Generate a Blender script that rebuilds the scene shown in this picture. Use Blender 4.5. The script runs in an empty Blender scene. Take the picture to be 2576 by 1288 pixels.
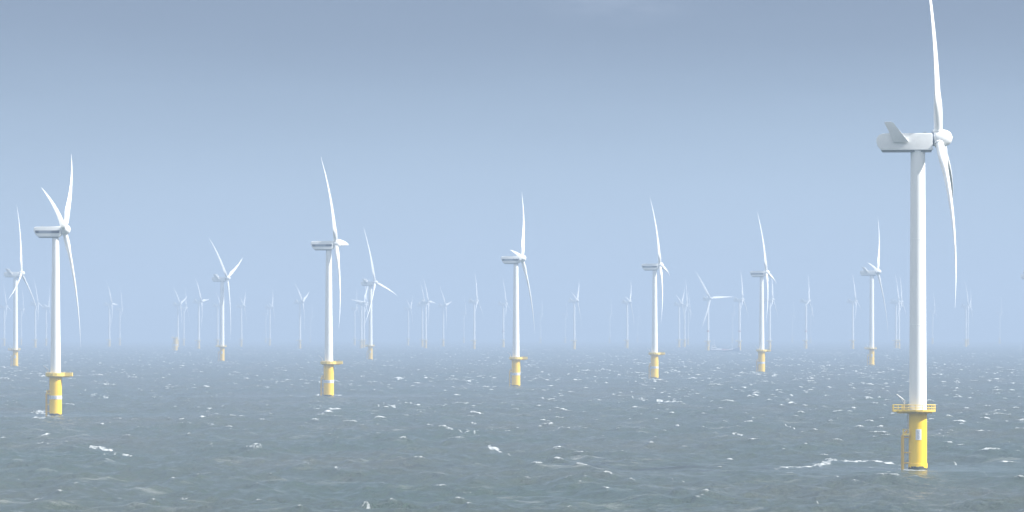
import bpy, bmesh, math, random
import numpy as np
from mathutils import Matrix, Vector

R = math.radians
scene = bpy.context.scene
COL = scene.collection

# ------------------------------------------------------------------ camera, sky, sun, exposure
CAM_H = 33.7            # eye height above the sea, m
R_EARTH2 = 1.48e7       # 2 x effective earth radius (with refraction)
F = 13000.0             # focal length in pixels of a 2576 px wide frame
CX, Y0 = 1288.0, 820.0  # optical axis x and true eye level y in that frame

cam_d = bpy.data.cameras.new('camera')
cam = bpy.data.objects.new('camera', cam_d)
COL.objects.link(cam)
cam.location = (0, 0, CAM_H)
cam.rotation_euler = (R(90), 0, 0)
cam_d.sensor_width = 36
cam_d.lens = 36 * F / 2576
cam_d.shift_y = (Y0 - 644) / 2576
cam_d.clip_start = 1
cam_d.clip_end = 200000
scene.camera = cam

SUN_EL, SUN_AZ = 40.0, 103.0          # azimuth clockwise from +Y (view direction): from the right
world = bpy.data.worlds.new('World')
scene.world = world
world.use_nodes = True
nt = world.node_tree
nt.nodes.clear()
def wn(t, **kw):
    n = nt.nodes.new(t)
    for k, v in kw.items():
        setattr(n, k, v)
    return n
out = wn('ShaderNodeOutputWorld')
bg = wn('ShaderNodeBackground'); bg.inputs['Strength'].default_value = 0.1
sky = wn('ShaderNodeTexSky', sky_type='NISHITA', sun_disc=False, sun_elevation=R(SUN_EL), sun_rotation=R(SUN_AZ))
sky.air_density = 1.0; sky.dust_density = 1.0; sky.ozone_density = 1.5
tc = wn('ShaderNodeTexCoord')
sep = wn('ShaderNodeSeparateXYZ')
nt.links.new(tc.outputs['Generated'], sep.inputs[0])
# slate-blue stratus bank standing above the horizon
mp = wn('ShaderNodeMapping'); mp.inputs['Scale'].default_value = (1.0, 1.0, 6.0)
nt.links.new(tc.outputs['Generated'], mp.inputs[0])
nz = wn('ShaderNodeTexNoise'); nz.inputs['Scale'].default_value = 4.0; nz.inputs['Detail'].default_value = 5
nt.links.new(mp.outputs[0], nz.inputs['Vector'])
mad = wn('ShaderNodeMath', operation='MULTIPLY_ADD'); mad.inputs[1].default_value = 0.030
nt.links.new(nz.outputs['Fac'], mad.inputs[0]); nt.links.new(sep.outputs['Z'], mad.inputs[2])
ramp = wn('ShaderNodeValToRGB')
ramp.color_ramp.interpolation = 'EASE'
e = ramp.color_ramp.elements
e[0].position = 0.018; e[0].color = (0, 0, 0, 1)
e[1].position = 0.084; e[1].color = (1, 1, 1, 1)
nt.links.new(mad.outputs[0], ramp.inputs[0])
mixc = wn('ShaderNodeMix', data_type='RGBA')
mixc.inputs['B'].default_value = (1.15, 1.52, 2.14, 1)      # cloud bank radiance (before strength)
low = wn('ShaderNodeMix', data_type='RGBA')
low.inputs['Factor'].default_value = 0.8
low.inputs['B'].default_value = (2.2, 3.15, 4.5, 1)          # bright humid air low in the sky
nt.links.new(sky.outputs[0], low.inputs['A'])
nt.links.new(low.outputs['Result'], mixc.inputs['A'])
nt.links.new(ramp.outputs[0], mixc.inputs['Factor'])
# faint wisp high in the view
mp2 = wn('ShaderNodeMapping'); mp2.inputs['Scale'].default_value = (60, 14, 200); mp2.inputs['Rotation'].default_value = (0, R(20), 0)
nt.links.new(tc.outputs['Generated'], mp2.inputs[0])
nz2 = wn('ShaderNodeTexNoise'); nz2.inputs['Scale'].default_value = 1.0; nz2.inputs['Detail'].default_value = 6; nz2.inputs['Roughness'].default_value = 0.6
nt.links.new(mp2.outputs[0], nz2.inputs['Vector'])
r2 = wn('ShaderNodeValToRGB'); r2.color_ramp.elements[0].position = 0.35; r2.color_ramp.elements[1].position = 0.85
r2.color_ramp.elements[1].color = (.5, .5, .5, 1)
nt.links.new(nz2.outputs['Fac'], r2.inputs[0])
vd = wn('ShaderNodeVectorMath', operation='SUBTRACT'); vd.inputs[1].default_value = (0.020, 1.0, 0.0635)
nt.links.new(tc.outputs['Generated'], vd.inputs[0])
vm = wn('ShaderNodeVectorMath', operation='MULTIPLY'); vm.inputs[1].default_value = (60, 0, 190)
nt.links.new(vd.outputs[0], vm.inputs[0])
vl = wn('ShaderNodeVectorMath', operation='LENGTH')
nt.links.new(vm.outputs[0], vl.inputs[0])
hi = wn('ShaderNodeMapRange', interpolation_type='SMOOTHSTEP'); hi.inputs['From Min'].default_value = 1.3; hi.inputs['From Max'].default_value = 0.0
nt.links.new(vl.outputs['Value'], hi.inputs['Value'])
wf = wn('ShaderNodeMath', operation='MULTIPLY')
nt.links.new(r2.outputs[0], wf.inputs[0]); nt.links.new(hi.outputs[0], wf.inputs[1])
mixw = wn('ShaderNodeMix', data_type='RGBA'); mixw.inputs['B'].default_value = (3.0, 3.4, 4.2, 1)
nt.links.new(mixc.outputs['Result'], mixw.inputs['A']); nt.links.new(wf.outputs[0], mixw.inputs['Factor'])
# bright broken cloud over the rest of the sky dome
nz3 = wn('ShaderNodeTexNoise'); nz3.inputs['Scale'].default_value = 2.2; nz3.inputs['Detail'].default_value = 6
nt.links.new(tc.outputs['Generated'], nz3.inputs['Vector'])
r3 = wn('ShaderNodeValToRGB'); r3.color_ramp.elements[0].position = 0.38; r3.color_ramp.elements[1].position = 0.62
nt.links.new(nz3.outputs['Fac'], r3.inputs[0])
up = wn('ShaderNodeMapRange'); up.inputs['From Min'].default_value = 0.12; up.inputs['From Max'].default_value = 0.35
nt.links.new(sep.outputs['Z'], up.inputs['Value'])
uf = wn('ShaderNodeMath', operation='MULTIPLY')
nt.links.new(r3.outputs[0], uf.inputs[0]); nt.links.new(up.outputs[0], uf.inputs[1])
mixu = wn('ShaderNodeMix', data_type='RGBA'); mixu.inputs['B'].default_value = (9.6, 10.0, 10.4, 1)
nt.links.new(mixw.outputs['Result'], mixu.inputs['A']); nt.links.new(uf.outputs[0], mixu.inputs['Factor'])
nt.links.new(mixu.outputs['Result'], bg.inputs['Color'])
nt.links.new(bg.outputs[0], out.inputs['Surface'])

sun_d = bpy.data.lights.new('sun', 'SUN')
sun_d.energy = 5.0
sun_d.angle = R(0.53)
sun_d.color = (1.0, 0.96, 0.90)
sun = bpy.data.objects.new('sun', sun_d)
COL.objects.link(sun)
a = R(SUN_AZ)
sdir = Vector((math.sin(a) * math.cos(R(SUN_EL)), math.cos(a) * math.cos(R(SUN_EL)), math.sin(R(SUN_EL))))
sun.rotation_euler = sdir.to_track_quat('Z', 'Y').to_euler()

scene.view_settings.view_transform = 'Standard'
scene.view_settings.look = 'None'
scene.view_settings.exposure = 0.90
scene.view_settings.gamma = 1.0
scene.cycles.volume_bounces = 1
scene.cycles.max_bounces = 6
scene.cycles.use_denoising = True

HAZE_DENSITY = 0.00021
HAZE_COLOR = (0.395, 0.495, 0.655, 1)

# ------------------------------------------------------------------ helpers
def sea_D(y):
    """distance of the sea surface seen at image row y"""
    t = (y - Y0) / F
    lo, hi = 200.0, 22000.0
    for _ in range(60):
        m = (lo + hi) / 2
        if CAM_H / m + m / R_EARTH2 > t: lo = m
        else: hi = m
    return m
def hub_D(y, H):
    t = (y - Y0) / F
    lo, hi = 500.0, 25000.0
    for _ in range(60):
        m = (lo + hi) / 2
        if (CAM_H - H) / m + m / R_EARTH2 < t: lo = m
        else: hi = m
    return m
def wx(x, D):
    return (x - CX) / F * D
def sea_z(x, y):
    return -(x * x + y * y) / R_EARTH2

def tag(o, label=None, cat=None, group=None, kind=None):
    if label: o['label'] = label
    if cat: o['category'] = cat
    if group: o['group'] = group
    if kind: o['kind'] = kind
    return o

def finish(bm, name, mat, sharp=35):
    bmesh.ops.remove_doubles(bm, verts=bm.verts, dist=1e-5)
    bmesh.ops.recalc_face_normals(bm, faces=bm.faces)
    me = bpy.data.meshes.new(name)
    bm.to_mesh(me); bm.free()
    me.materials.append(mat)
    me.polygons.foreach_set('use_smooth', [True] * len(me.polygons))
    me.set_sharp_from_angle(angle=R(sharp))
    return me

def lathe(bm, prof, n=40, cap=True):
    rings = []
    for r, z in prof:
        rings.append([bm.verts.new((r * math.cos(2 * math.pi * i / n), r * math.sin(2 * math.pi * i / n), z)) for i in range(n)])
    for a_, b_ in zip(rings, rings[1:]):
        for i in range(n):
            bm.faces.new((a_[i], a_[(i + 1) % n], b_[(i + 1) % n], b_[i]))
    if cap:
        bm.faces.new(rings[0]); bm.faces.new(rings[-1])

def box(bm, x0, x1, y0, y1, z0, z1):
    r = bmesh.ops.create_cube(bm, size=1)
    M = Matrix.Translation(((x0 + x1) / 2, (y0 + y1) / 2, (z0 + z1) / 2)) @ Matrix.Diagonal((x1 - x0, y1 - y0, z1 - z0, 1))
    bmesh.ops.transform(bm, matrix=M, verts=r['verts'])
    return r['verts']

def tube(bm, p, q, r, n=8, r2=None):
    p, q = Vector(p), Vector(q)
    d = q - p
    M = Matrix.Translation((p + q) / 2) @ d.to_track_quat('Z', 'Y').to_matrix().to_4x4()
    bmesh.ops.create_cone(bm, cap_ends=True, segments=n, radius1=r, radius2=r if r2 is None else r2, depth=d.length, matrix=M)

def extrude_profile(bm, pts, y0, y1, bev=0.0, seg=3):
    """closed polygon pts (x, z) given thickness from y0 to y1, edges rounded"""
    a_ = [bm.verts.new((x, y0, z)) for x, z in pts]
    b_ = [bm.verts.new((x, y1, z)) for x, z in pts]
    n = len(pts)
    fs = [bm.faces.new(a_), bm.faces.new(b_)]
    for i in range(n):
        fs.append(bm.faces.new((a_[i], a_[(i + 1) % n], b_[(i + 1) % n], b_[i])))
    if bev:
        ed = set()
        for f in fs[:2]:
            ed.update(f.edges)
        bmesh.ops.bevel(bm, geom=list(ed), offset=bev, segments=seg, affect='EDGES', profile=0.5)

# ------------------------------------------------------------------ materials
def material(name, color, rough=0.45, noise=0.06, scale=0.6, metallic=0.0, streak=False, spec=0.5):
    m = bpy.data.materials.new(name)
    m.use_nodes = True
    t = m.node_tree
    b = t.nodes['Principled BSDF']
    b.inputs['Roughness'].default_value = rough
    b.inputs['Metallic'].default_value = metallic
    b.inputs['Specular IOR Level'].default_value = spec
    co = t.nodes.new('ShaderNodeTexCoord')
    mp_ = t.nodes.new('ShaderNodeMapping')
    mp_.inputs['Scale'].default_value = (1, 1, 0.12) if streak else (1, 1, 1)
    t.links.new(co.outputs['Object'], mp_.inputs[0])
    nz_ = t.nodes.new('ShaderNodeTexNoise')
    nz_.inputs['Scale'].default_value = scale
    nz_.inputs['Detail'].default_value = 5
    t.links.new(mp_.outputs[0], nz_.inputs['Vector'])
    mr = t.nodes.new('ShaderNodeMapRange')
    mr.inputs['From Min'].default_value = 0.3; mr.inputs['From Max'].default_value = 0.75
    mr.inputs['To Min'].default_value = 1.0; mr.inputs['To Max'].default_value = 1.0 - noise
    t.links.new(nz_.outputs['Fac'], mr.inputs['Value'])
    mx = t.nodes.new('ShaderNodeVectorMath'); mx.operation = 'SCALE'
    mx.inputs[0].default_value = color[:3]
    t.links.new(mr.outputs[0], mx.inputs['Scale'])
    t.links.new(mx.outputs[0], b.inputs['Base Color'])
    return m

M_WHITE = material('white_paint', (0.86, 0.87, 0.875), 0.4, 0.06, 0.5, streak=True)
M_SHELL = material('nacelle_shell_paint', (0.82, 0.83, 0.83), 0.5, 0.10, 0.8)
M_GREY = material('grey_paint', (0.26, 0.29, 0.31), 0.6, 0.15, 1.0)
M_BAND = material('pale_grey_paint', (0.20, 0.24, 0.30), 0.6, 0.15, 1.0)
M_DARK = material('dark_louvre', (0.05, 0.07, 0.10), 0.6, 0.3, 3.0)
M_YELLOW = material('yellow_marine_paint', (0.95, 0.62, 0.01), 0.55, 0.14, 0.8, streak=True, spec=0.3)
M_YRAIL = material('yellow_rail_paint', (0.90, 0.66, 0.12), 0.5, 0.2, 1.5)
M_DECK = material('galvanised_deck', (0.72, 0.50, 0.06), 0.7, 0.3, 1.5)
M_STEEL = material('galvanised_steel', (0.45, 0.45, 0.44), 0.5, 0.2, 2.0)
M_SIGN = material('white_sign_face', (0.75, 0.76, 0.78), 0.5, 0.05, 1.0)
M_BLACK = material('faded_lettering', (0.34, 0.40, 0.50), 0.6, 0.1, 1.0)
M_ALGAE = material('waterline_growth', (0.05, 0.06, 0.035), 0.8, 0.4, 2.0)
M_HULL = material('navy_hull_paint', (0.03, 0.05, 0.10), 0.4, 0.1, 0.5)
M_RED = material('red_hull_paint', (0.45, 0.12, 0.10), 0.5, 0.1, 0.5)
M_GLASS = material('dark_window_glass', (0.02, 0.03, 0.04), 0.1, 0.1, 1.0)

# ------------------------------------------------------------------ turbine part meshes (metres)
def blade_mesh(L, root_r, chord, name='blade', pitch=6.0, bulge=0.034):
    bm = bmesh.new()
    n, st = 18, 30
    rings = []
    for i in range(st + 1):
        t = i / st
        t = t ** 1.15
        z = 0.9 + t * (L - 0.9)
        # chord distribution
        if t < 0.2:
            u = t / 0.2; u = u * u * (3 - 2 * u)
            c = 2 * root_r * (1 - u) + chord * u
            rnd = 1 - u
        else:
            u = (t - 0.2) / 0.8
            c = chord * (1 - u) ** 1.1 * 0.86 + chord * 0.15 * (1 - u ** 9)
            rnd = 0
        c = max(c, 0.22)
        th = c * (rnd + (1 - rnd) * (0.30 - 0.16 * t))
        beta = R(pitch + 12 * (1 - t) ** 2)
        cb, sb = math.cos(beta), math.sin(beta)
        off = L * bulge * 4 * t * (1 - t) * 0.75 + L * 0.004 * t
        ring = []
        for k in range(n):
            ang = 2 * math.pi * k / n
            cx = math.cos(ang)
            # s: chordwise, + toward leading edge ; h: thickness
            s_circ, h_circ = root_r * cx, root_r * math.sin(ang)
            xf = (1 - cx) / 2                     # 0 at leading edge .. 1 at trailing edge
            s_air = c * (0.30 - xf)
            h_air = th * 1.25 * math.sin(ang) * (1 - xf) ** 0.55 * 0.75
            s = s_circ * rnd + s_air * (1 - rnd)
            h = h_circ * rnd + h_air * (1 - rnd)
            # chord direction (leading edge) = (sin beta, cos beta); normal = (cos beta, -sin beta)
            x = s * sb + h * cb + off
            y = s * cb - h * sb
            ring.append(bm.verts.new((x, y, z)))
        rings.append(ring)
    for a_, b_ in zip(rings, rings[1:]):
        for k in range(n):
            bm.faces.new((a_[k], a_[(k + 1) % n], b_[(k + 1) % n], b_[k]))
    bm.faces.new(rings[0]); bm.faces.new(rings[-1])
    return finish(bm, name, M_WHITE, 60)

def hub_mesh(r, x_back, x_nose, name='hub'):
    """spinner: lathe about the X axis, blade plane at x = 0"""
    bm = bmesh.new()
    prof = [(r * 0.80, x_back), (r * 0.93, x_back + 0.25), (r, x_back + 0.7), (r, 0.35)]
    for i in range(1, 10):
        u = i / 9
        prof.append((r * math.sqrt(max(1e-4, 1 - u ** 2.4)), 0.35 + (x_nose - 0.35) * u))
    lathe(bm, prof, 32)
    bmesh.ops.transform(bm, matrix=Matrix.Rotation(R(90), 4, 'Y'), verts=bm.verts)
    # blade root collars
    for k in range(3):
        an = R(120 * k)
        d = Vector((0, math.sin(an), math.cos(an)))
        tube(bm, d * (r * 0.6), d * (r * 1.06), r * 0.56, 20)
    return finish(bm, name, M_WHITE, 40)

def tower_mesh(r0, r1, z0, z1, name='tower'):
    bm = bmesh.new()
    prof = [(r0 * 1.05, z0), (r0 * 1.05, z0 + 0.25), (r0, z0 + 0.26)]
    for fr in (0.33, 0.66):
        z = z0 + (z1 - z0) * fr; r = r0 + (r1 - r0) * fr
        prof += [(r, z - 0.12), (r * 1.012, z - 0.10), (r * 1.012, z + 0.10), (r, z + 0.12)]
    prof += [(r1, z1 - 0.3), (r1 * 1.04, z1 - 0.29), (r1 * 1.04, z1)]
    lathe(bm, prof, 48)
    return finish(bm, name, M_WHITE, 30)

def door_mesh(r, z0, name='door'):
    bm = bmesh.new()
    box(bm, -0.45, 0.45, -r - 0.06, -r + 0.4, z0 + 0.3, z0 + 2.5)
    return finish(bm, name, M_GREY)

def tp_mesh(r, ztop, flare, name='transition_piece'):
    bm = bmesh.new()
    prof = [(r + flare, -8), (r + flare, 0.9), (r + flare * 0.9, 1.5), (r, 1.52), (r, ztop - 0.9), (r + 0.12, ztop - 0.88), (r + 0.12, ztop - 0.45), (r, ztop - 0.44), (r, ztop)]
    lathe(bm, prof, 48)
    return finish(bm, name, M_YELLOW, 25)

def growth_mesh(r, name='waterline_growth'):
    bm = bmesh.new()
    n = 48
    rnd = random.Random(5)
    lo = [bm.verts.new(((r + .02) * math.cos(2 * math.pi * i / n), (r + .02) * math.sin(2 * math.pi * i / n), -6)) for i in range(n)]
    hi = [bm.verts.new(((r + .02) * math.cos(2 * math.pi * i / n), (r + .02) * math.sin(2 * math.pi * i / n), 0.25 + rnd.random() * 0.6)) for i in range(n)]
    for i in range(n):
        bm.faces.new((lo[i], lo[(i + 1) % n], hi[(i + 1) % n], hi[i]))
    bm.faces.new(lo); bm.faces.new(hi)
    return finish(bm, name, M_ALGAE)

def platform_mesh(outline, z, name='access_platform'):
    bm = bmesh.new()
    for (z0, z1, sc) in ((z - 0.24, z, 1.0), (z - 0.6, z - 0.242, 0.82)):
        a_ = [bm.verts.new((x * sc, y * sc, z0)) for x, y in outline]
        b_ = [bm.verts.new((x * sc, y * sc, z1)) for x, y in outline]
        n = len(outline)
        bm.faces.new(a_); bm.faces.new(b_)
        for i in range(n):
            bm.faces.new((a_[i], a_[(i + 1) % n], b_[(i + 1) % n], b_[i]))
    return finish(bm, name, M_DECK)

def railing_mesh(outline, z, name='railing', h=1.25, r=0.05, panel=False):
    bm = bmesh.new()
    n = len(outline)
    pts = []
    for i in range(n):
        p, q = Vector((*outline[i], 0)), Vector((*outline[(i + 1) % n], 0))
        k = max(1, round((q - p).length / 1.5))
        for j in range(k):
            pts.append(p.lerp(q, j / k) * 0.985)
    for i, p in enumerate(pts):
        q = pts[(i + 1) % len(pts)]
        tube(bm, (p.x, p.y, z), (p.x, p.y, z + h), r, 6)
        for hh in (h, h * 0.52):
            tube(bm, (p.x, p.y, z + hh), (q.x, q.y, z + hh), r, 6)
        d = (q - p); nrm = Vector((-d.y, d.x, 0)).normalized() * 0.03
        vs = [bm.verts.new((v.x + s * nrm.x, v.y + s * nrm.y, z + zz)) for v in (p, q) for s in (-1, 1) for zz in (0.0, 0.3 if not panel else h * 0.85)]
        # toe board
        f = [(0, 1, 3, 2), (4, 6, 7, 5), (0, 4, 5, 1), (2, 3, 7, 6), (1, 5, 7, 3), (0, 2, 6, 4)]
        for q4 in f:
            bm.faces.new([vs[k_] for k_ in q4])
    return finish(bm, name, M_YRAIL)

def ring_outline(r, ext=None):
    pts = []
    for i in range(16):
        an = 2 * math.pi * (i + 0.5) / 16
        pts.append((r * math.cos(an), r * math.sin(an)))
    if ext is None:
        return pts
    side, reach, half = ext                     # side +1 right / -1 left, rectangular lay-down area
    res = []
    for x, y in pts:
        if x * side > 0 and abs(y) < half:
            continue
        res.append((x, y))
    # insert the outreach corners in order
    best = []
    for i, p in enumerate(res):
        best.append(p)
        q = res[(i + 1) % len(res)]
        if p[0] * side > 0 and q[0] * side > 0 and p[1] * q[1] < 0:
            s = 1 if p[1] > 0 else -1
            c = math.sqrt(max(0.1, r * r - half * half))
            best += [(side * c, s * half), (side * reach, s * half), (side * reach, -s * half), (side * c, -s * half)]
    return best

def landing_mesh(x, ztop, name='boat_landing'):
    bm = bmesh.new()
    for y in (-1.0, 0.55):
        tube(bm, (x, y, -6), (x, y, ztop), 0.34, 10)
        tube(bm, (x, y, ztop), (x + 1.1, y, ztop + 1.2), 0.24, 10)
        for z in (1.6, ztop * 0.5, ztop - 0.4):
            tube(bm, (x, y, z), (x + 1.9, y * 0.9, z), 0.15, 8)
    return finish(bm, name, M_DECKY)
M_DECKY = material('weathered_yellow_paint', (0.76, 0.48, 0.06), 0.6, 0.35, 1.2, streak=True)

def ladder_mesh(x, ztop, zplat, name='ladder'):
    bm = bmesh.new()
    for y in (-0.5, 0.05):
        tube(bm, (x + 0.75, y, -3), (x + 0.75, y, ztop), 0.06, 6)
        tube(bm, (x + 1.15, y, ztop), (x + 1.15, y, zplat), 0.06, 6)
    z = 0.4
    while z < ztop:
        tube(bm, (x + 0.75, -0.5, z), (x + 0.75, 0.05, z), 0.04, 6); z += 0.6
    while z < zplat:
        tube(bm, (x + 1.15, -0.5, z), (x + 1.15, 0.05, z), 0.04, 6); z += 0.6
    return finish(bm, name, M_STEEL)

def rest_mesh(x, z, name='rest_platform'):
    bm = bmesh.new()
    box(bm, x + 0.1, x + 1.75, -1.5, 0.9, z - 0.15, z + 0.30)
    for (px, py) in ((x + 0.15, -1.45), (x + 0.15, 0.85), (x + 1.5, -1.45), (x + 0.15, -0.3)):
        tube(bm, (px, py, z + 0.22), (px, py, z + 1.35), 0.10, 6)
    tube(bm, (x + .15, -1.45, z + 1.35), (x + .15, .85, z + 1.35), 0.06, 6)
    tube(bm, (x + .15, -1.45, z + 1.35), (x + 1.6, -1.45, z + 1.35), 0.06, 6)
    return finish(bm, name, M_YRAIL)

def crane_mesh(x, y, z, name='davit_crane', side=-1):
    bm = bmesh.new()
    tube(bm, (x, y, z), (x, y, z + 2.6), 0.16, 8)
    tube(bm, (x, y, z + 2.5), (x + side * 1.9, y, z + 4.0), 0.17, 8, 0.1)
    tube(bm, (x, y, z + 1.4), (x + side * 0.9, y, z + 3.2), 0.07, 6)
    return finish(bm, name, M_SIGN)

def cabinet_mesh(x, y, z, name='equipment_cabinet', s=(1.1, 0.9, 1.6)):
    bm = bmesh.new()
    vs = box(bm, x - s[0] / 2, x + s[0] / 2, y - s[1] / 2, y + s[1] / 2, z, z + s[2])
    bmesh.ops.bevel(bm, geom=list({e_ for v in vs for e_ in v.link_edges}), offset=0.05, segments=2, affect='EDGES')
    return finish(bm, name, M_GREY)

def plate_mesh(r, ang0, ang1, z0, z1, off, mat, name):
    """curved plate hugging a cylinder of radius r, 3 cm thick"""
    bm = bmesh.new()
    n = max(2, int((ang1 - ang0) / 6))
    g = []
    for i in range(n + 1):
        an = R(ang0 + (ang1 - ang0) * i / n)
        g.append([bm.verts.new((rr * math.cos(an), rr * math.sin(an), z)) for rr in (r + off - 0.02, r + off + 0.03) for z in (z0, z1)])
    for a_, b_ in zip(g, g[1:]):
        for p, q in ((0, 1), (1, 3), (3, 2), (2, 0)):
            bm.faces.new((a_[p], b_[p], b_[q], a_[q]))
    bm.faces.new([g[0][k] for k in (0, 1, 3, 2)]); bm.faces.new([g[-1][k] for k in (0, 1, 3, 2)])
    return finish(bm, name, mat)

def marks_mesh(r, angs, zs, w, h, name='lettering'):
    """small worn dark marks standing on the sign face"""
    bm = bmesh.new()
    for an_ in angs:
        for z in zs:
            for (da, dz, ww, hh) in ((-0.32, 0, 0.16, 1.0), (0.32, 0.12, 0.16, 0.8), (0, 0.42, 0.5, 0.14), (0, -0.42, 0.5, 0.14)):
                an = R(an_) + da * w / r
                c = Vector((math.cos(an), math.sin(an), 0)) * (r + 0.052)
                t = Vector((-math.sin(an), math.cos(an), 0))
                nn = Vector((math.cos(an), math.sin(an), 0))
                M = Matrix((( t.x, nn.x, 0, c.x), (t.y, nn.y, 0, c.y), (0, 0, 1, z + dz * h), (0, 0, 0, 1)))
                v = box(bm, -ww * w / 2, ww * w / 2, -0.01, 0.02, -hh * h / 2, hh * h / 2)
                bmesh.ops.transform(bm, matrix=M, verts=v)
    return finish(bm, name, M_BLACK)

# nacelles: origin at tower axis, hub-centre height
NAC_A = [(-10.0, -0.5), (-9.85, 0.25), (-9.35, 0.85), (-8.5, 1.2), (-7.2, 1.28), (3.35, 1.28), (3.55, 1.0), (3.6, -2.55), (3.4, -2.8), (-8.7, -2.8), (-9.3, -2.35), (-9.8, -1.5)]
def nacelle_a():
    bm = bmesh.new(); extrude_profile(bm, NAC_A, -2.05, 2.05, 0.12, 3)
    return finish(bm, 'nacelle', M_SHELL, 22)
def tray_a():
    bm = bmesh.new(); extrude_profile(bm, [(-8.9, -2.75), (-8.6, -3.25), (3.2, -3.25), (3.35, -2.75)], -1.65, 1.65, 0.1)
    return finish(bm, 'underside_tray', M_GREY)
def collar_a():
    bm = bmesh.new(); lathe(bm, [(1.75, 3.3), (1.75, 4.0), (1.5, 4.25)], 28)
    bmesh.ops.transform(bm, matrix=Matrix.Rotation(R(90), 4, 'Y'), verts=bm.verts)
    return finish(bm, 'main_bearing_collar', M_BAND)
def fin_a(s):
    bm = bmesh.new()
    pts = [(-5.75, -0.85), (-2.15, -0.85), (-2.35, -0.45), (-5.35, 3.1), (-5.75, 3.7), (-6.4, 4.0), (-7.85, 4.0), (-8.0, 3.75)]
    extrude_profile(bm, pts, -0.26, 0.26, 0.07, 2)
    for v in bm.verts:                                   # lean outward with height
        v.co.y = s * (2.40 + (v.co.z + 0.85) * 0.20) + v.co.y
    return finish(bm, 'fin', M_SHELL, 22)
def roof_kit(z, xs):
    bm = bmesh.new()
    for x, h in xs:
        box(bm, x - 0.35, x + 0.35, -0.5, 0.5, z - 0.05, z + 0.28)
        tube(bm, (x + 0.2, 0.6, z), (x + 0.2, 0.6, z + h), 0.05, 6)
    return finish(bm, 'roof_sensors', M_GREY)
NAC_B = [(-8.5, 0.0), (-8.35, 0.85), (-7.9, 1.1), (-2.6, 1.3), (1.9, 1.35), (2.3, 1.1), (2.35, -1.9), (1.9, -2.6), (1.2, -2.8), (-6.6, -2.8), (-7.2, -2.5), (-8.3, -0.8)]
def nacelle_b():
    bm = bmesh.new(); extrude_profile(bm, NAC_B, -1.85, 1.85, 0.25, 3)
    return finish(bm, 'nacelle', M_WHITE, 22)
def stripe_b(s):
    bm = bmesh.new(); extrude_profile(bm, [(-7.95, -0.30), (-7.55, -1.45), (1.7, -1.35), (1.9, -0.25)], -0.03, 0.05)
    for v in bm.verts: v.co.y = s * 1.85 + v.co.y * s
    return finish(bm, 'side_panel', M_BAND)
def vent_b(s, x0, x1):
    bm = bmesh.new()
    extrude_profile(bm, [(x0, -0.36), (x0 + 0.12, -1.38), (x1, -1.32), (x1, -0.31)], -0.03, 0.07)
    n = 5
    for i in range(n):
        z = -0.45 - i * 0.2
        box(bm, x0 + 0.15, x1 - 0.05, 0.06, 0.12, z - 0.05, z)
    for v in bm.verts: v.co.y = s * 1.87 + v.co.y * s
    return finish(bm, 'louvre', M_DARK)
def tray_b():
    bm = bmesh.new(); extrude_profile(bm, [(-6.7, -2.75), (-6.4, -3.2), (1.0, -3.2), (1.4, -2.75)], -1.5, 1.5, 0.08)
    return finish(bm, 'underside_tray', M_GREY)
def band_mesh(r, z, name='marking_band'):
    bm = bmesh.new(); lathe(bm, [(r - .05, z - 1.1), (r + 0.03, z - 1.1), (r + 0.03, z + 1.1), (r - .05, z + 1.1)], 32)
    return finish(bm, name, M_RED)

HA, HB = 80.0, 73.0
OUT_A = ring_outline(4.3, (-1, 6.1, 2.0))
OUT_B = ring_outline(4.0, (1, 6.7, 1.7))
ZA, ZB = 14.2, 15.6
KIT = {}
KIT['A'] = dict(H=HA, hubx=5.0, hub=hub_mesh(2.12, -1.05, 3.4), blade=blade_mesh(60.0, 1.0, 3.3),
    tower=tower_mesh(2.12, 1.75, ZA, HA - 2.9), door=door_mesh(2.1, ZA),
    tp=tp_mesh(2.2, ZA, 0.14), plat=platform_mesh(OUT_A, ZA), rail=railing_mesh(OUT_A, ZA, h=1.45, r=0.07, panel=False),
    land=landing_mesh(-3.7, 8.2), ladder=ladder_mesh(-3.7, 8.4, ZA - 0.4), rest=rest_mesh(-3.7, 8.4),
    crane=crane_mesh(-3.3, -1.2, ZA), cab=cabinet_mesh(-3.0, -0.9, ZA), growth=growth_mesh(2.34),
    sign=plate_mesh(2.2, -108, -72, 7.2, 9.8, 0.03, M_SIGN, 'sign_plate'),
    marks=[marks_mesh(2.26, (-90,), (z,), 0.6, 0.6) for z in (7.8, 8.5, 9.2)],
    nac=nacelle_a(), nsub=[tray_a(), collar_a(), roof_kit(1.28, ((1.6, 0.9),)), fin_a(-1), fin_a(1)])
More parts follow.
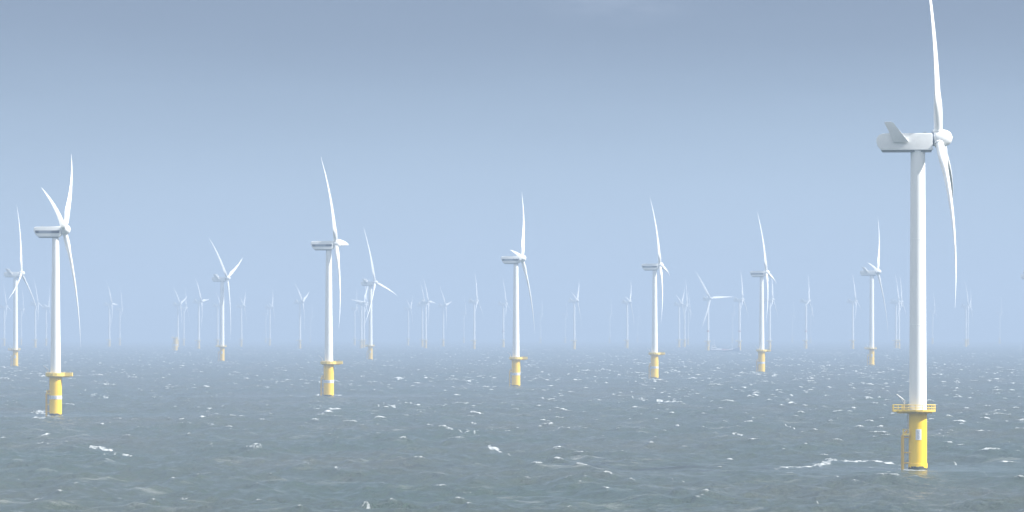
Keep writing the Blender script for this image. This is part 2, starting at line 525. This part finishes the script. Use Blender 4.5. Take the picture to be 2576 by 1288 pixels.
KIT['B'] = dict(H=HB, hubx=3.45, hub=hub_mesh(1.95, -1.0, 2.5), blade=blade_mesh(47.2, 0.95, 3.5),
    tower=tower_mesh(2.05, 1.35, ZB, HB - 2.8), door=door_mesh(2.0, ZB),
    tp=tp_mesh(2.45, ZB, 0.0), plat=platform_mesh(OUT_B, ZB), rail=railing_mesh(OUT_B, ZB, panel=True),
    land=landing_mesh(-3.6, 8.6), ladder=ladder_mesh(-3.6, 8.6, ZB - 0.4), rest=rest_mesh(-3.6, 8.6),
    crane=crane_mesh(-3.1, 1.4, ZB, side=-1), cab=cabinet_mesh(4.9, -0.5, ZB, s=(1.8, 1.3, 1.7)), growth=growth_mesh(2.5),
    sign=plate_mesh(2.45, -178, 178, 6.4, 7.8, 0.03, M_SIGN, 'sign_band'),
    marks=[marks_mesh(2.51, (a_,), (7.1,), 0.9, 0.95) for a_ in (-140, -112, -84, -40)],
    nac=nacelle_b(), nsub=[tray_b(), roof_kit(1.2, ((-5.5, 1.1),)), stripe_b(-1), stripe_b(1), vent_b(-1, -1.4, 1.6), vent_b(1, -1.4, 1.6), vent_b(-1, -7.75, -6.4), vent_b(1, -7.75, -6.4)])
KIT['F'] = dict(KIT['A'])
KIT['F'].update(blade=blade_mesh(50.0, 1.1, 4.2), rail=railing_mesh(OUT_A, ZA, r=0.09), band=band_mesh(2.02, 30.0))

def part(name, me, parent, mat=None):
    o = bpy.data.objects.new(name, me)
    COL.objects.link(o)
    o.parent = parent
    if mat is not None:
        o.matrix_local = mat
    return o

def turbine(kind, x, D, k, theta, psi_app, label, group, band=False, detail=True, tilt=6.0):
    K = KIT[kind]
    X = wx(x, D)
    root = bpy.data.objects.new('wind_turbine', None)
    COL.objects.link(root)
    root.location = (X, D, sea_z(X, D))
    root.scale = (k, k, k)
    tag(root, label, 'wind turbine', group)
    psi = R(psi_app) + math.atan2(X, D)
    tp = part('transition_piece', K['tp'], root)
    pl = part('access_platform', K['plat'], root)
    part('tower', K['tower'], root)
    if detail:
        part('growth', K['growth'], tp)
        part('sign', K['sign'], tp); [part('lettering', m_, tp) for m_ in K['marks']]
        part('railing', K['rail'], pl)
        part('davit_crane', K['crane'], pl); part('cabinet', K['cab'], pl)
        ld = part('boat_landing', K['land'], root)
        part('ladder', K['ladder'], ld); part('rest_platform', K['rest'], ld)
    else:
        part('railing', K['rail'], pl)
        part('boat_landing', K['land'], root)
    if band:
        part('marking_band', K['band'], root)
    NM = Matrix.Translation((0, 0, K['H'])) @ Matrix.Rotation(-psi, 4, 'Z')
    nc = part('nacelle', K['nac'], root, NM)
    for me in K['nsub']:
        if detail or me.name.startswith(('fin', 'main', 'under')):
            part(me.name.split('.')[0], me, nc)
    RM = NM @ Matrix.Translation((K['hubx'], 0, 0)) @ Matrix.Rotation(R(-tilt), 4, 'Y')
    part('hub', K['hub'], root, RM @ Matrix.Rotation(R(-theta), 4, 'X'))
    for i in range(3):
        part('blade', K['blade'], root, RM @ Matrix.Rotation(R(-(theta + 120 * i)), 4, 'X'))
    return root

# ------------------------------------------------------------------ near turbines: x of tower, base row, hub row, rotor angle, rotor opening
G_A = 'finned turbines in the nearer rows'
G_B = 'striped turbines in a slanting row'
NEAR = [
    ('A', 2309, 1181, 349, -13.5, 1.2, 'largest and nearest white turbine, finned nacelle, top blade cut off by the picture edge', G_A),
    ('A', 39, 922, 688, 8, 14.0, 'finned white turbine standing left of the striped turbine whose two upper blades form a V', G_A),
    ('A', 559, 909, 700, 70, 17.5, 'finned white turbine with Y-shaped rotor, just right of the bare yellow foundation', G_A),
    ('A', 932, 905, 711, -17, 22.0, 'finned white turbine with one blade drooping right, behind the cone-bladed striped turbine', G_A),
    ('A', 2193, 919, 684, 37, 7.8, 'small finned white turbine standing next to the largest turbine, on its left', G_A),
    ('B', 140, 1045, 578, 49, 9.5, 'tall striped turbine with two blades raised in a V beside a third hanging down', G_B),
    ('B', 827, 997, 613, -30, 7.5, 'striped turbine with one short foreshortened blade pointing sideways like a white cone', G_B),
    ('B', 1298, 972, 650, 35, 7.8, 'striped turbine at mid picture, a short blade tilted back over its nacelle', G_B),
    ('B', 1647, 952, 668, -22, 6.8, 'striped turbine next after the mid-picture one in the slanting row, foam at its foot', G_B),
    ('B', 1916, 937, 686, -20, 8.0, 'last and smallest striped turbine of the slanting row, right of the work boat', G_B),
]
POS = []
for kind, x, yb, yh, th, ps, lab, grp in NEAR:
    D = sea_D(yb)
    s = F / D
    k = ((yb - yh) / s) / KIT[kind]['H']
    turbine(kind, x, D, k, th, ps, lab, grp)
    POS.append((wx(x, D), D, k))
# the next one beyond the right picture edge: only its nacelle tail shows
Dn = 4600.0
turbine('A', 2596, Dn, 1.0, 25, 9, 'finned turbine at the right picture edge, only its nacelle tail in view', G_A)

# ------------------------------------------------------------------ far turbines: src x, src hub row, theta, opening, band, label
LB = 'hazy distant turbine '
FAR = [
    (13, 958, -15, 14, 0, LB + 'at the left picture edge, left of the nearby finned turbine'),
    (110, 949, -22, 10, 0, LB + 'between the two leftmost large turbines, tips touching its neighbour'),
    (144, 960, 37, 12, 0, LB + 'whose tower stands close beside the V-bladed striped turbine, on its left'),
    (66, 966, 10, 8, 0, LB + 'barely showing beside the tower of the finned turbine at far left'),
    (341.5, 951, -28, 14, 0, LB + 'alone in the wide gap right of the V-bladed turbine'),
    (374, 965, 8, 7, 0, LB + 'very faint, just right of the one alone in the wide gap'),
    (555.7, 951, -48, 17, 0, LB + 'rising behind the bare yellow foundation'),
    (574, 962, 15, 8, 0, LB + 'very faint, between the bare yellow foundation and its next neighbour'),
    (621, 942, -34, 15, 0, LB + 'with a bright side blade, between the bare foundation and the Y-rotor turbine'),
    (680, 954, 60, 8, 0, LB + 'very faint, touching the tower of the Y-rotor turbine on its left'),
    (754, 956, 50, 9, 0, LB + 'first to the right of the Y-rotor finned turbine'),
    (843, 959.5, 40, 8, 0, LB + 'second to the right of the Y-rotor turbine, upright blade'),
    (830, 980, 20, 8, 0, LB + 'ghostly faint, just left of the second beyond the Y-rotor turbine'),
    (937, 943, -51, 16, 0, LB + 'with V-shaped blades, left of the cone-bladed striped turbine'),
    (970, 987, 10, 8, 0, LB + 'ghostly faint, right of the V-bladed hazy one by the cone-bladed turbine'),
    (1108, 963, 20, 8, 0, LB + 'very faint, between the cone-bladed turbine and the drooping-blade turbine'),
    (1129, 944, -85, 27, 0, LB + 'with a level blade pointing left, behind the drooping-blade turbine'),
    (1137, 948, 5, 10, 0, LB + 'with a blade straight up, closest behind the drooping-blade turbine'),
    (1275.6, 964, 55, 11, 0, LB + 'very faint, alone right of the drooping blade'),
    (1319.4, 952.5, -30, 10, 0, LB + 'left one of a close pair between drooping-blade and mid-picture turbines'),
    (1330, 944, -28, 14, 0, LB + 'right one of a close pair between drooping-blade and mid-picture turbines'),
    (1385, 955, -40, 15, 0, LB + 'next to the right of the close pair, short bright side blade'),
    (1449, 978, 10, 8, 0, LB + 'ghostly faint, left of the larger hazy upright-bladed turbine'),
    (1481.7, 941, 3, 11, 0, LB + 'largest of the hazy ones left of the mid-picture turbine, blade upright'),
    (1572.5, 949, -10, 10, 1, LB + 'with banded tower, just left of the mid-picture striped turbine'),
    (1689, 980, 12, 8, 0, LB + 'ghostly faint, first to the right of the mid-picture striped turbine'),
    (1794.3, 939.7, 46, 10, 0, LB + 'alone midway between the mid-picture striped turbine and the next striped one'),
    (1766, 983, 10, 8, 0, LB + 'ghostly faint, left of the hazy one midway between two striped turbines'),
    (1905, 980, 15, 8, 0, LB + 'ghostly faint, right of the hazy one midway between two striped turbines'),
    (1959.7, 943, 40, 9, 0, LB + 'closest left of the striped turbine with foam at its foot'),
    (1992, 990, 10, 8, 0, LB + 'ghostly faint, just left of the foam-footed striped turbine tower'),
    (2122, 950, 50, 12, 0, LB + 'left one of the close pair right of the foam-footed striped turbine'),
    (2139, 952.5, 8, 10, 0, LB + 'right one of the close pair right of the foam-footed striped turbine'),
    (2150, 970, -10, 8, 0, LB + 'very faint, trailing just right of the close pair by the foam-footed turbine'),
    (2212.5, 932.7, -33, 46, 1, LB + 'facing the viewer with wide-open rotor, above the left end of the boat'),
    (2310.8, 936, 8, 9, 1, LB + 'with banded tower, above the right end of the work boat'),
    (2289, 980, 20, 8, 0, LB + 'ghostly faint, above the middle of the work boat'),
    (2405, 937, 12, 9, 0, LB + 'close behind the smallest striped turbine, on its right'),
    (2518.5, 941, 22, 9, 1, LB + 'with banded tower, alone right of the smallest striped turbine'),
    (2533, 982, 30, 8, 0, LB + 'ghostly faint, just right of the lone banded hazy turbine'),
    (2476, 985, 5, 8, 0, LB + 'ghostly faint, left of the lone banded hazy turbine'),
    (2664.7, 941, -12, 9, 0, LB + 'just left of the small finned turbine by the largest one'),
    (2799.7, 943, -12, 10, 0, LB + 'left one of the overlapping pair between small finned and largest turbines'),
    (2808.5, 943.5, 8, 9, 0, LB + 'right one of the overlapping pair between small finned and largest turbines'),
    (2914, 971, 12, 8, 0, LB + 'very faint, just right of the largest turbine tower'),
    (3018, 955, -15, 10, 0, LB + 'below and right of the largest turbine hanging blade tip'),
    (3025, 962, 35, 8, 0, LB + 'overlapping behind the one near the hanging blade tip'),
    (3124, 976, 15, 8, 0, LB + 'ghostly faint, last one toward the right picture edge'),
]
for x, yh, th, ps, bd, lab in FAR:
    D = hub_D(yh / 1.2422, HA)
    turbine('F', x / 1.2422, D, 1.0, th, ps, lab, 'hazy turbines along the horizon', band=bool(bd), detail=D < 9000)

# ------------------------------------------------------------------ bare foundation without a tower
Df = sea_D(882)
Xf = wx(441.5, Df)
fd = bpy.data.objects.new('turbine_foundation', None)
COL.objects.link(fd)
fd.location = (Xf, Df, sea_z(Xf, Df)); kf = 1.25
fd.scale = (kf * 1.08, kf * 1.08, kf)
tag(fd, 'bare yellow foundation stub in the sea without tower, left of the Y-rotor turbine', 'foundation')
tpf = part('transition_piece', KIT['B']['tp'], fd)
part('sign', KIT['B']['sign'], tpf)
plf = part('access_platform', KIT['A']['plat'], fd, Matrix.Translation((0, 0, ZB - ZA)) @ Matrix.Diagonal((0.72, 0.72, 1, 1)))
part('railing', KIT['A']['rail'], plf)
part('davit_crane', KIT['A']['crane'], plf)
part('boat_landing', KIT['B']['land'], fd)

# ------------------------------------------------------------------ work boat
Db = sea_D(885)
Xb = wx(1822, Db)
boat = bpy.data.objects.new('work_boat', None)
COL.objects.link(boat)
boat.location = (Xb, Db, sea_z(Xb, Db) + 0.3)
boat.rotation_euler = (0, 0, R(6))
tag(boat, 'low work boat with dark flared bow and white aft cabin on the hazy sea', 'boat')
def hull_mesh():
    bm = bmesh.new()
    L, n = 42.0, 22
    rings = []
    for i in range(n + 1):
        t = i / n
        x = -L / 2 + L * t
        w = 4.6 * (1 - max(0, (t - 0.6) / 0.4) ** 2.2) * (0.85 + 0.15 * min(1, t / 0.15))
        w = max(w, 0.08)
        deck = 1.9 + 5.0 * max(0, (t - 0.6) / 0.4) ** 1.3 + 0.5 * (1 - t) ** 3
        flare = 2.2 * max(0, (t - 0.75) / 0.25)
        rings.append([bm.verts.new(p) for p in ((x + flare, -w, deck), (x + flare * 0.4, -w * 0.86, 0.6), (x, -w * 0.5, -1.6), (x, 0, -2), (x, w * 0.5, -1.6), (x + flare * 0.4, w * 0.86, 0.6), (x + flare, w, deck))])
    for a_, b_ in zip(rings, rings[1:]):
        for k in range(6):
            bm.faces.new((a_[k], a_[k + 1], b_[k + 1], b_[k]))
        bm.faces.new((a_[0], b_[0], b_[6], a_[6]))
    bm.faces.new(rings[0]); bm.faces.new(rings[-1])
    return finish(bm, 'hull', M_HULL, 40)
hull = part('hull', hull_mesh(), boat)
bm = bmesh.new()
for s in (-1, 1):
    extrude_profile(bm, [(-11, 1.7), (9, 2.4), (12, 3.0), (12, 4.2), (4, 3.0), (-11, 2.6)], s * 4.5 - 0.12, s * 4.5 + 0.12)
part('bulwark', finish(bm, 'bulwark', M_SIGN), boat)
bm = bmesh.new()
v = box(bm, -19.5, -11.5, -3.8, 3.8, 2.0, 6.2); box(bm, -18.8, -13.2, -3.2, 3.2, 6.2, 9.0); box(bm, -10.0, -4.0, -3.2, 3.2, 1.9, 5.0)
cabin = part('cabin', finish(bm, 'cabin', M_SIGN), boat)
bm = bmesh.new()
box(bm, -18.4, -13.6, -3.26, -3.2, 7.3, 8.3); box(bm, -13.22, -13.14, -2.6, 2.6, 7.3, 8.3); box(bm, -18.9, -12.2, -3.86, -3.8, 4.0, 4.9)
part('window', finish(bm, 'window', M_GLASS), cabin)
bm = bmesh.new(); tube(bm, (-14, 0, 7.4), (-15.5, 0, 17.5), 0.45, 8, 0.25); tube(bm, (-14.8, -1.6, 13), (-14.8, 1.6, 13), 0.15, 6)
part('mast', finish(bm, 'mast', M_SIGN), boat)
bm = bmesh.new(); tube(bm, (11.5, 0, 3), (11.5, 0, 14), 0.42, 8, 0.25); tube(bm, (11.5, 0, 11), (3.0, 0, 5), 0.15, 6)
part('foremast', finish(bm, 'foremast', M_SIGN), boat)
bm = bmesh.new(); box(bm, -2.5, 2.0, -3.0, 3.0, 1.9, 3.9); box(bm, 3.0, 6.0, -2.0, 2.0, 2.2, 3.6)
part('deck_cargo', finish(bm, 'deck_cargo', M_RED), boat)

# ------------------------------------------------------------------ the sea: one curved sheet with real waves
def wave_tile(N, Lm, seed, wind_dir, Lp, Hs, spread):
    rng = np.random.default_rng(seed)
    k1 = 2 * np.pi * np.fft.fftfreq(N, Lm / N)
    kx, ky = np.meshgrid(k1, k1, indexing='ij')
    k = np.hypot(kx, ky); k[0, 0] = 1e-6
    kp = 2 * np.pi / Lp
    S = k ** -4.0 * np.exp(-1.25 * (kp / k) ** 2)
    S *= 2.2 ** np.exp(-((np.sqrt(k / kp) - 1) ** 2) / (2 * 0.09 ** 2))
    cs = (kx * math.cos(wind_dir) + ky * math.sin(wind_dir)) / k
    S *= np.where(cs > 0, cs, 0.15 * np.abs(cs)) ** spread + 0.015
    S *= np.exp(-(k * 0.35) ** 2)
    S[0, 0] = 0
    h = np.sqrt(S) * (rng.normal(size=(N, N)) + 1j * rng.normal(size=(N, N)))
    H = np.fft.ifft2(h).real
    c = Hs / 4 / H.std()
    h *= c; H *= c
    ux, uy = kx / k, ky / k
    DX = np.fft.ifft2(1j * ux * h).real
    DY = np.fft.ifft2(1j * uy * h).real
    h = h * np.exp(-(k * 0.75) ** 2)
    jxx = np.fft.ifft2(-kx * ux * h).real
    jyy = np.fft.ifft2(-ky * uy * h).real
    jxy = np.fft.ifft2(-kx * uy * h).real
    return H, DX, DY, jxx, jyy, jxy

WD = R(180 + 8)                      # waves run to -X
T1 = (1024, 620.0, wave_tile(1024, 620.0, 11, WD, 52.0, 2.0, 3.0))
T2 = (1024, 431.0, wave_tile(1024, 431.0, 12, WD + 0.25, 23.0, 1.45, 2.0))

def sample(T, X, Y, rot, fields):
    N, Lm, arr = T
    c, s = math.cos(rot), math.sin(rot)
    U = (X * c + Y * s) * (N / Lm); V = (-X * s + Y * c) * (N / Lm)
    iu = np.floor(U).astype(np.int64); iv = np.floor(V).astype(np.int64)
    fu = (U - iu).astype(np.float32); fv = (V - iv).astype(np.float32)
    i0, i1, j0, j1 = iu % N, (iu + 1) % N, iv % N, (iv + 1) % N
    res = []
    for f in fields:
        A = arr[f]
        res.append((A[i0, j0] * (1 - fu) + A[i1, j0] * fu) * (1 - fv) + (A[i0, j1] * (1 - fu) + A[i1, j1] * fu) * fv)
    return res

rows = [3.0]
def ext(to, step):
    while rows[-1] < to:
        rows.append(rows[-1] + step)
ext(60, 3); ext(820, 8); ext(2200, 2.0); ext(4500, 4.0); ext(10000, 10.0); ext(26000, 50.0)
rows = np.array(rows)
core = np.linspace(-6.7, 6.7, 1180)
tail = [6.7]; st_ = 0.05
while tail[-1] < 178:
    tail.append(min(180, tail[-1] + st_)); st_ = min(st_ * 1.12, 5)
tail = np.array(tail[1:]); tail = tail[tail < 179.0]
az = np.radians(np.concatenate([-tail[::-1], core, tail]))
NR, NC = len(rows), len(az)
RR, AZ = np.meshgrid(rows, az, indexing='ij')
GX = (RR * np.sin(AZ)).ravel(); GY = (RR * np.cos(AZ)).ravel(); rr = RR.ravel()
f1 = sample(T1, GX, GY, 0.0, range(6))
f2 = sample(T2, GX, GY, 0.0, range(6))
choppy = 1.0
H = f1[0] + f2[0]
DXv = (f1[1] + f2[1]) * choppy; DYv = (f1[2] + f2[2]) * choppy
jxx = 1 + (f1[3] + f2[3]) * choppy; jyy = 1 + (f1[4] + f2[4]) * choppy; jxy = (f1[5] + f2[5]) * choppy
J = jxx * jyy - jxy * jxy
if (abs(J.mean() - 1) > 0.3): print('J mean', J.mean())
# foam where the surface folds; threshold by percentile of the sheet in view
inview = (np.abs(AZ.ravel()) < 0.11) & (rr > 850) & (rr < 2500)
lo_ = np.percentile(J[inview], 0.3); hi_ = np.percentile(J[inview], 13.0)
foam = np.clip((hi_ - J) / (hi_ - lo_), 0, 1.2)
# patchy wind: gusts make clusters of whitecaps
gx, gy = GX / 170.0, GY / 420.0
gust = (np.sin(gx * 1.3 + 0.7 * np.sin(gy * 1.1)) + np.sin(gy * 1.7 + 1.1 * np.sin(gx * 0.9 + 2)) + np.sin(gx * 2.9 - gy * 2.3 + 1.0)) / 3
foam *= 0.86 + 0.30 * gust
foam *= np.clip(0.80 + (rr - 900) / 4500.0, 0.80, 1.3)

# calm the sheet right beside the foundations (so the piles meet water cleanly) and leave foam there
def proj(xp, yp):
    D = sea_D(yp); return wx(xp, D), D
STROKES = [   # pixel rows of a 2576 px frame: x0, y0, x1, y1, thickness, strength
    (1220, 1126, 1262, 1134, 5.5, 1.25), (1258, 1134, 1292, 1143, 3.5, 1.0), (1112, 1077, 1150, 1088, 5, 1.1), (1150, 1088, 1205, 1100, 3, .9), (1210, 1102, 1300, 1106, 2, .75),
    (866, 1275, 912, 1269, 4, 1.0), (908, 1268, 936, 1274, 3, .95), (930, 1264, 968, 1267, 3, .9),
    (1588, 1001, 1625, 1007, 4.5, 1.0), (1625, 1008, 1712, 1014, 4, 1.15), (946, 1021, 965, 1017, 3.5, 1.1), (972, 1022, 1000, 1026, 3.5, 1.1), (1028, 1014, 1042, 1022, 4, 1.1), (1042, 1024, 1080, 1029, 2.5, .9),
    (233, 1133, 295, 1132, 4, 1.15), (272, 1142, 350, 1149, 5, 1.0), (103, 1167, 175, 1174, 3, .85), (88, 1117, 135, 1124, 3.5, .95),
    (1972, 1069, 2010, 1081, 5.5, 1.2), (1838, 1093, 1872, 1095, 4, 1.1), (1875, 1098, 1925, 1103, 2.5, .8), (2130, 1075, 2146, 1082, 5, .9),
    (1950, 1178, 2020, 1173, 5, .98), (2010, 1174, 2110, 1164, 7, 1.06), (2110, 1164, 2200, 1162, 6, 1.08), (2200, 1162, 2272, 1170, 6, 1.2),
    (2095, 1204, 2115, 1200, 4, .95), (2120, 1199, 2160, 1203, 5, .9), (2230, 1190, 2330, 1193, 3, .8), (2380, 1037, 2420, 1037, 2.5, 1.0), (2430, 1038, 2505, 1037, 2, .85),
    (2590, 1000, 2560, 996, 3, .9), (2460, 1187, 2490, 1196, 5, .95), (2395, 1165, 2402, 1161, 4, 1.0),
    (78, 1037, 118, 1040, 4.5, 1.1), (84, 1048, 112, 1052, 4.5, 1.1), (110, 1052, 150, 1055, 3, .9),
    (752, 998, 790, 997, 2.5, .9), (785, 996, 812, 992, 4, 1.2), (838, 991, 856, 994, 4.5, 1.25), (1642, 955, 1652, 961, 4.5, 1.3), (1570, 947, 1632, 951, 2.5, .95),
    (1495, 933, 1512, 936, 4, 1.0), (1512, 931, 1555, 937, 4.5, 1.15), (1458, 931, 1480, 933, 4, 1.1), (1690, 934, 1715, 937, 4.5, 1.15), (1930, 941, 1855, 941, 2.5, .9),
    (2140, 934, 2178, 941, 4, 1.1), (1445, 1189, 1475, 1193, 6, .95), (1480, 1192, 1530, 1194, 6, .9), (1685, 1198, 1725, 1212, 4, .95), (1630, 1187, 1680, 1192, 3, .7),
    (2042, 1262, 2052, 1272, 4, 1.0), (2052, 1272, 2080, 1280, 4, .95), (1830, 1256, 1862, 1262, 4, .95), (290, 1253, 316, 1258, 4.5, 1.0), (55, 1257, 96, 1257, 5.5, 1.05), (444, 1249, 465, 1249, 3, 1.0),
    (1175, 1070, 1200, 1073, 3, .9), (300, 996, 430, 1000, 3, .75), (470, 1000, 640, 997, 3, .75), (210, 996, 275, 1003, 3, .95), (1560, 1138, 1615, 1145, 3, .9), (1370, 1084, 1400, 1083, 3, .9), (1400, 1080, 1470, 1076, 2.5, .85),
    (760, 1168, 775, 1164, 4, .9), (790, 1146, 870, 1154, 3, .8), (520, 1121, 535, 1124, 4, .8), (430, 1128, 446, 1130, 3, .8), (655, 1070, 690, 1066, 2, .7), (1160, 1240, 1180, 1243, 4, .8), (1110, 1255, 1170, 1259, 2.5, .7),
    (40, 1200, 52, 1199, 4, 1.0), (330, 1230, 350, 1231, 3.5, .9), (2490, 1215, 2500, 1218, 4, .85), (2200, 1176, 2255, 1177, 3, .8), (2440, 960, 2470, 962, 3, .9), (2080, 977, 2120, 980, 3.5, 1.1),
]
foam_s = np.zeros_like(foam)
for x0, y0, x1, y1, th, sg in STROKES:
    (ax, ay), (bx, by) = proj(x0, y0), proj(x1, y1)
    Dm = (ay + by) / 2
    asp = 1.0 / (CAM_H / Dm)                       # a metre across the view against a metre along it
    wid = th / 2 * Dm / F * 1.3
    m = np.where((np.abs(GX - (ax + bx) / 2) < abs(ax - bx) / 2 + wid * 4) & (np.abs(GY - Dm) < abs(ay - by) / 2 + wid * asp * 4))[0]
    if len(m) == 0: continue
    px, py = GX[m], GY[m] / asp
    dx, dy = bx - ax, (by - ay) / asp
    t = np.clip(((px - ax) * dx + (py - ay / asp) * dy) / (dx * dx + dy * dy + 1e-9), 0, 1)
    wob = 0.25 * np.sin(px * 2.3 + sg * 7) * wid + 0.25 * np.sin(px * 0.7 + x0) * wid
    d = np.hypot(px - ax - t * dx, py - ay / asp - t * dy + wob)
    taper = 0.55 + 0.45 * np.sin(np.pi * np.clip(t, 0.02, 0.98)) ** 0.6
    foam_s[m] = np.maximum(foam_s[m], sg * np.exp(-(d / (wid * taper)) ** 2))
for (bx, by, k) in POS:
    m = np.where((np.abs(GX - bx) < 110) & (np.abs(GY - by) < 110))[0]
    d = np.hypot(GX[m] - bx, GY[m] - by)
    de = np.hypot(GX[m] - bx + 0.8, (GY[m] - by) / 4.0)
    calm = np.clip((d - 12) / 90, 0, 1)
    H[m] *= 0.14 + 0.86 * calm
    foam_s[m] = np.maximum(foam_s[m], 1.6 * np.exp(-((de - 2.6 * k) / 1.6) ** 2) * (0.75 + 0.25 * np.sin(GX[m] * 1.7 + GY[m] * 0.6)))
keep = np.clip(rr / 60.0, 0, 1)
amp = 1.0
VX = GX + DXv * keep * 0.9; VY = GY + DYv * keep * 0.9
VZ = H * amp * keep + sea_z(GX, GY)
foam = np.maximum(np.minimum(foam, 1.0), np.minimum(foam_s, 1.2) * 0.80)

co = np.empty((NR * NC + 1, 3), np.float32)
co[:-1, 0] = VX; co[:-1, 1] = VY; co[:-1, 2] = VZ
co[-1] = (0, 0, 0)
idx = np.arange(NR * NC).reshape(NR, NC)
nxt = np.roll(idx, -1, axis=1)
quads = np.stack([idx[:-1], nxt[:-1], nxt[1:], idx[1:]], axis=-1).reshape(-1, 4)[:, ::-1]
tris = np.stack([np.full(NC, NR * NC), idx[0], nxt[0]], axis=-1)[:, ::-1]
nq, ntri = len(quads), len(tris)
me = bpy.data.meshes.new('sea')
me.vertices.add(len(co)); me.vertices.foreach_set('co', co.ravel())
me.loops.add(nq * 4 + ntri * 3)
me.loops.foreach_set('vertex_index', np.concatenate([quads.ravel(), tris.ravel()]).astype(np.int32))
me.polygons.add(nq + ntri)
ls = np.concatenate([np.arange(nq) * 4, nq * 4 + np.arange(ntri) * 3]).astype(np.int32)
me.polygons.foreach_set('loop_start', ls)
me.polygons.foreach_set('use_smooth', np.ones(nq + ntri, bool))
me.update(calc_edges=True)
at = me.attributes.new('foam', 'FLOAT', 'POINT')
at.data.foreach_set('value', np.concatenate([foam, [0]]).astype(np.float32))
sea = bpy.data.objects.new('sea', me)
COL.objects.link(sea)
tag(sea, kind='structure')

m = bpy.data.materials.new('sea_water')
m.use_nodes = True
t = m.node_tree
b = t.nodes['Principled BSDF']
b.inputs['IOR'].default_value = 1.333
b.inputs['Specular IOR Level'].default_value = 0.24
b.inputs['Roughness'].default_value = 0.16
geo = t.nodes.new('ShaderNodeNewGeometry')
def noise(scale, detail, vec, rough=0.55):
    n = t.nodes.new('ShaderNodeTexNoise')
    n.inputs['Scale'].default_value = scale; n.inputs['Detail'].default_value = detail; n.inputs['Roughness'].default_value = rough
    t.links.new(vec, n.inputs['Vector'])
    return n
mpS = t.nodes.new('ShaderNodeMapping'); mpS.inputs['Scale'].default_value = (1.0, 0.45, 1.0)
t.links.new(geo.outputs['Position'], mpS.inputs[0])
n1 = noise(0.55, 6, mpS.outputs[0], 0.62)
bump = t.nodes.new('ShaderNodeBump'); bump.inputs['Strength'].default_value = 1.0; bump.inputs['Distance'].default_value = 2.2
t.links.new(n1.outputs['Fac'], bump.inputs['Height'])
t.links.new(bump.outputs[0], b.inputs['Normal'])
# murky water colour varies in broad patches
n2 = noise(0.012, 4, mpS.outputs[0])
cr = t.nodes.new('ShaderNodeValToRGB')
cr.color_ramp.elements[0].position = 0.35; cr.color_ramp.elements[0].color = (0.025, 0.050, 0.034, 1)
cr.color_ramp.elements[1].position = 0.70; cr.color_ramp.elements[1].color = (0.048, 0.060, 0.044, 1)
t.links.new(n2.outputs['Fac'], cr.inputs[0])
t.links.new(cr.outputs[0], b.inputs['Base Color'])
fo = t.nodes.new('ShaderNodeBsdfDiffuse'); fo.inputs['Color'].default_value = (0.66, 0.69, 0.71, 1)
att = t.nodes.new('ShaderNodeAttribute'); att.attribute_name = 'foam'
mpF = t.nodes.new('ShaderNodeMapping'); mpF.inputs['Scale'].default_value = (1.0, 0.16, 1.0)
t.links.new(geo.outputs['Position'], mpF.inputs[0])
n3 = noise(1.1, 6, mpF.outputs[0], 0.75)
ad = t.nodes.new('ShaderNodeMath'); ad.operation = 'MULTIPLY_ADD'; ad.inputs[1].default_value = 1.6
t.links.new(n3.outputs['Fac'], ad.inputs[0]); t.links.new(att.outputs['Fac'], ad.inputs[2])
fr = t.nodes.new('ShaderNodeMapRange'); fr.interpolation_type = 'SMOOTHSTEP'
fr.inputs['From Min'].default_value = 1.34; fr.inputs['From Max'].default_value = 2.10
t.links.new(ad.outputs[0], fr.inputs['Value'])
mpO = t.nodes.new('ShaderNodeMapping'); mpO.inputs['Scale'].default_value = (0.035, 0.10, 0.05)
t.links.new(geo.outputs['Position'], mpO.inputs[0])
n4 = noise(1.0, 8, mpO.outputs[0], 0.72)
old = t.nodes.new('ShaderNodeMapRange'); old.inputs['From Min'].default_value = 0.56; old.inputs['From Max'].default_value = 0.80
old.inputs['To Max'].default_value = 0.24
t.links.new(n4.outputs['Fac'], old.inputs['Value'])
mxf = t.nodes.new('ShaderNodeMath'); mxf.operation = 'MAXIMUM'
t.links.new(fr.outputs[0], mxf.inputs[0]); t.links.new(old.outputs[0], mxf.inputs[1])
fr = mxf
ms = t.nodes.new('ShaderNodeMixShader')
t.links.new(fr.outputs[0], ms.inputs[0]); t.links.new(b.outputs[0], ms.inputs[1]); t.links.new(fo.outputs[0], ms.inputs[2])
t.links.new(ms.outputs[0], t.nodes['Material Output'].inputs['Surface'])
me.materials.append(m)

# ------------------------------------------------------------------ haze: one closed box of even air
hm = bpy.data.materials.new('haze_air')
hm.use_nodes = True
ht = hm.node_tree
ht.nodes.remove(ht.nodes['Principled BSDF'])
pv = ht.nodes.new('ShaderNodeVolumePrincipled')
pv.inputs['Color'].default_value = HAZE_COLOR
pv.inputs['Density'].default_value = HAZE_DENSITY
pv.inputs['Anisotropy'].default_value = 0.0
ht.links.new(pv.outputs[0], ht.nodes['Material Output'].inputs['Volume'])
bm = bmesh.new()
box(bm, -26500, 26500, -26500, 26500, -49.5, 152)
hme = bpy.data.meshes.new('haze'); bm.to_mesh(hme); bm.free()
hme.materials.append(hm)
hz = bpy.data.objects.new('haze', hme)
COL.objects.link(hz)
tag(hz, kind='stuff')
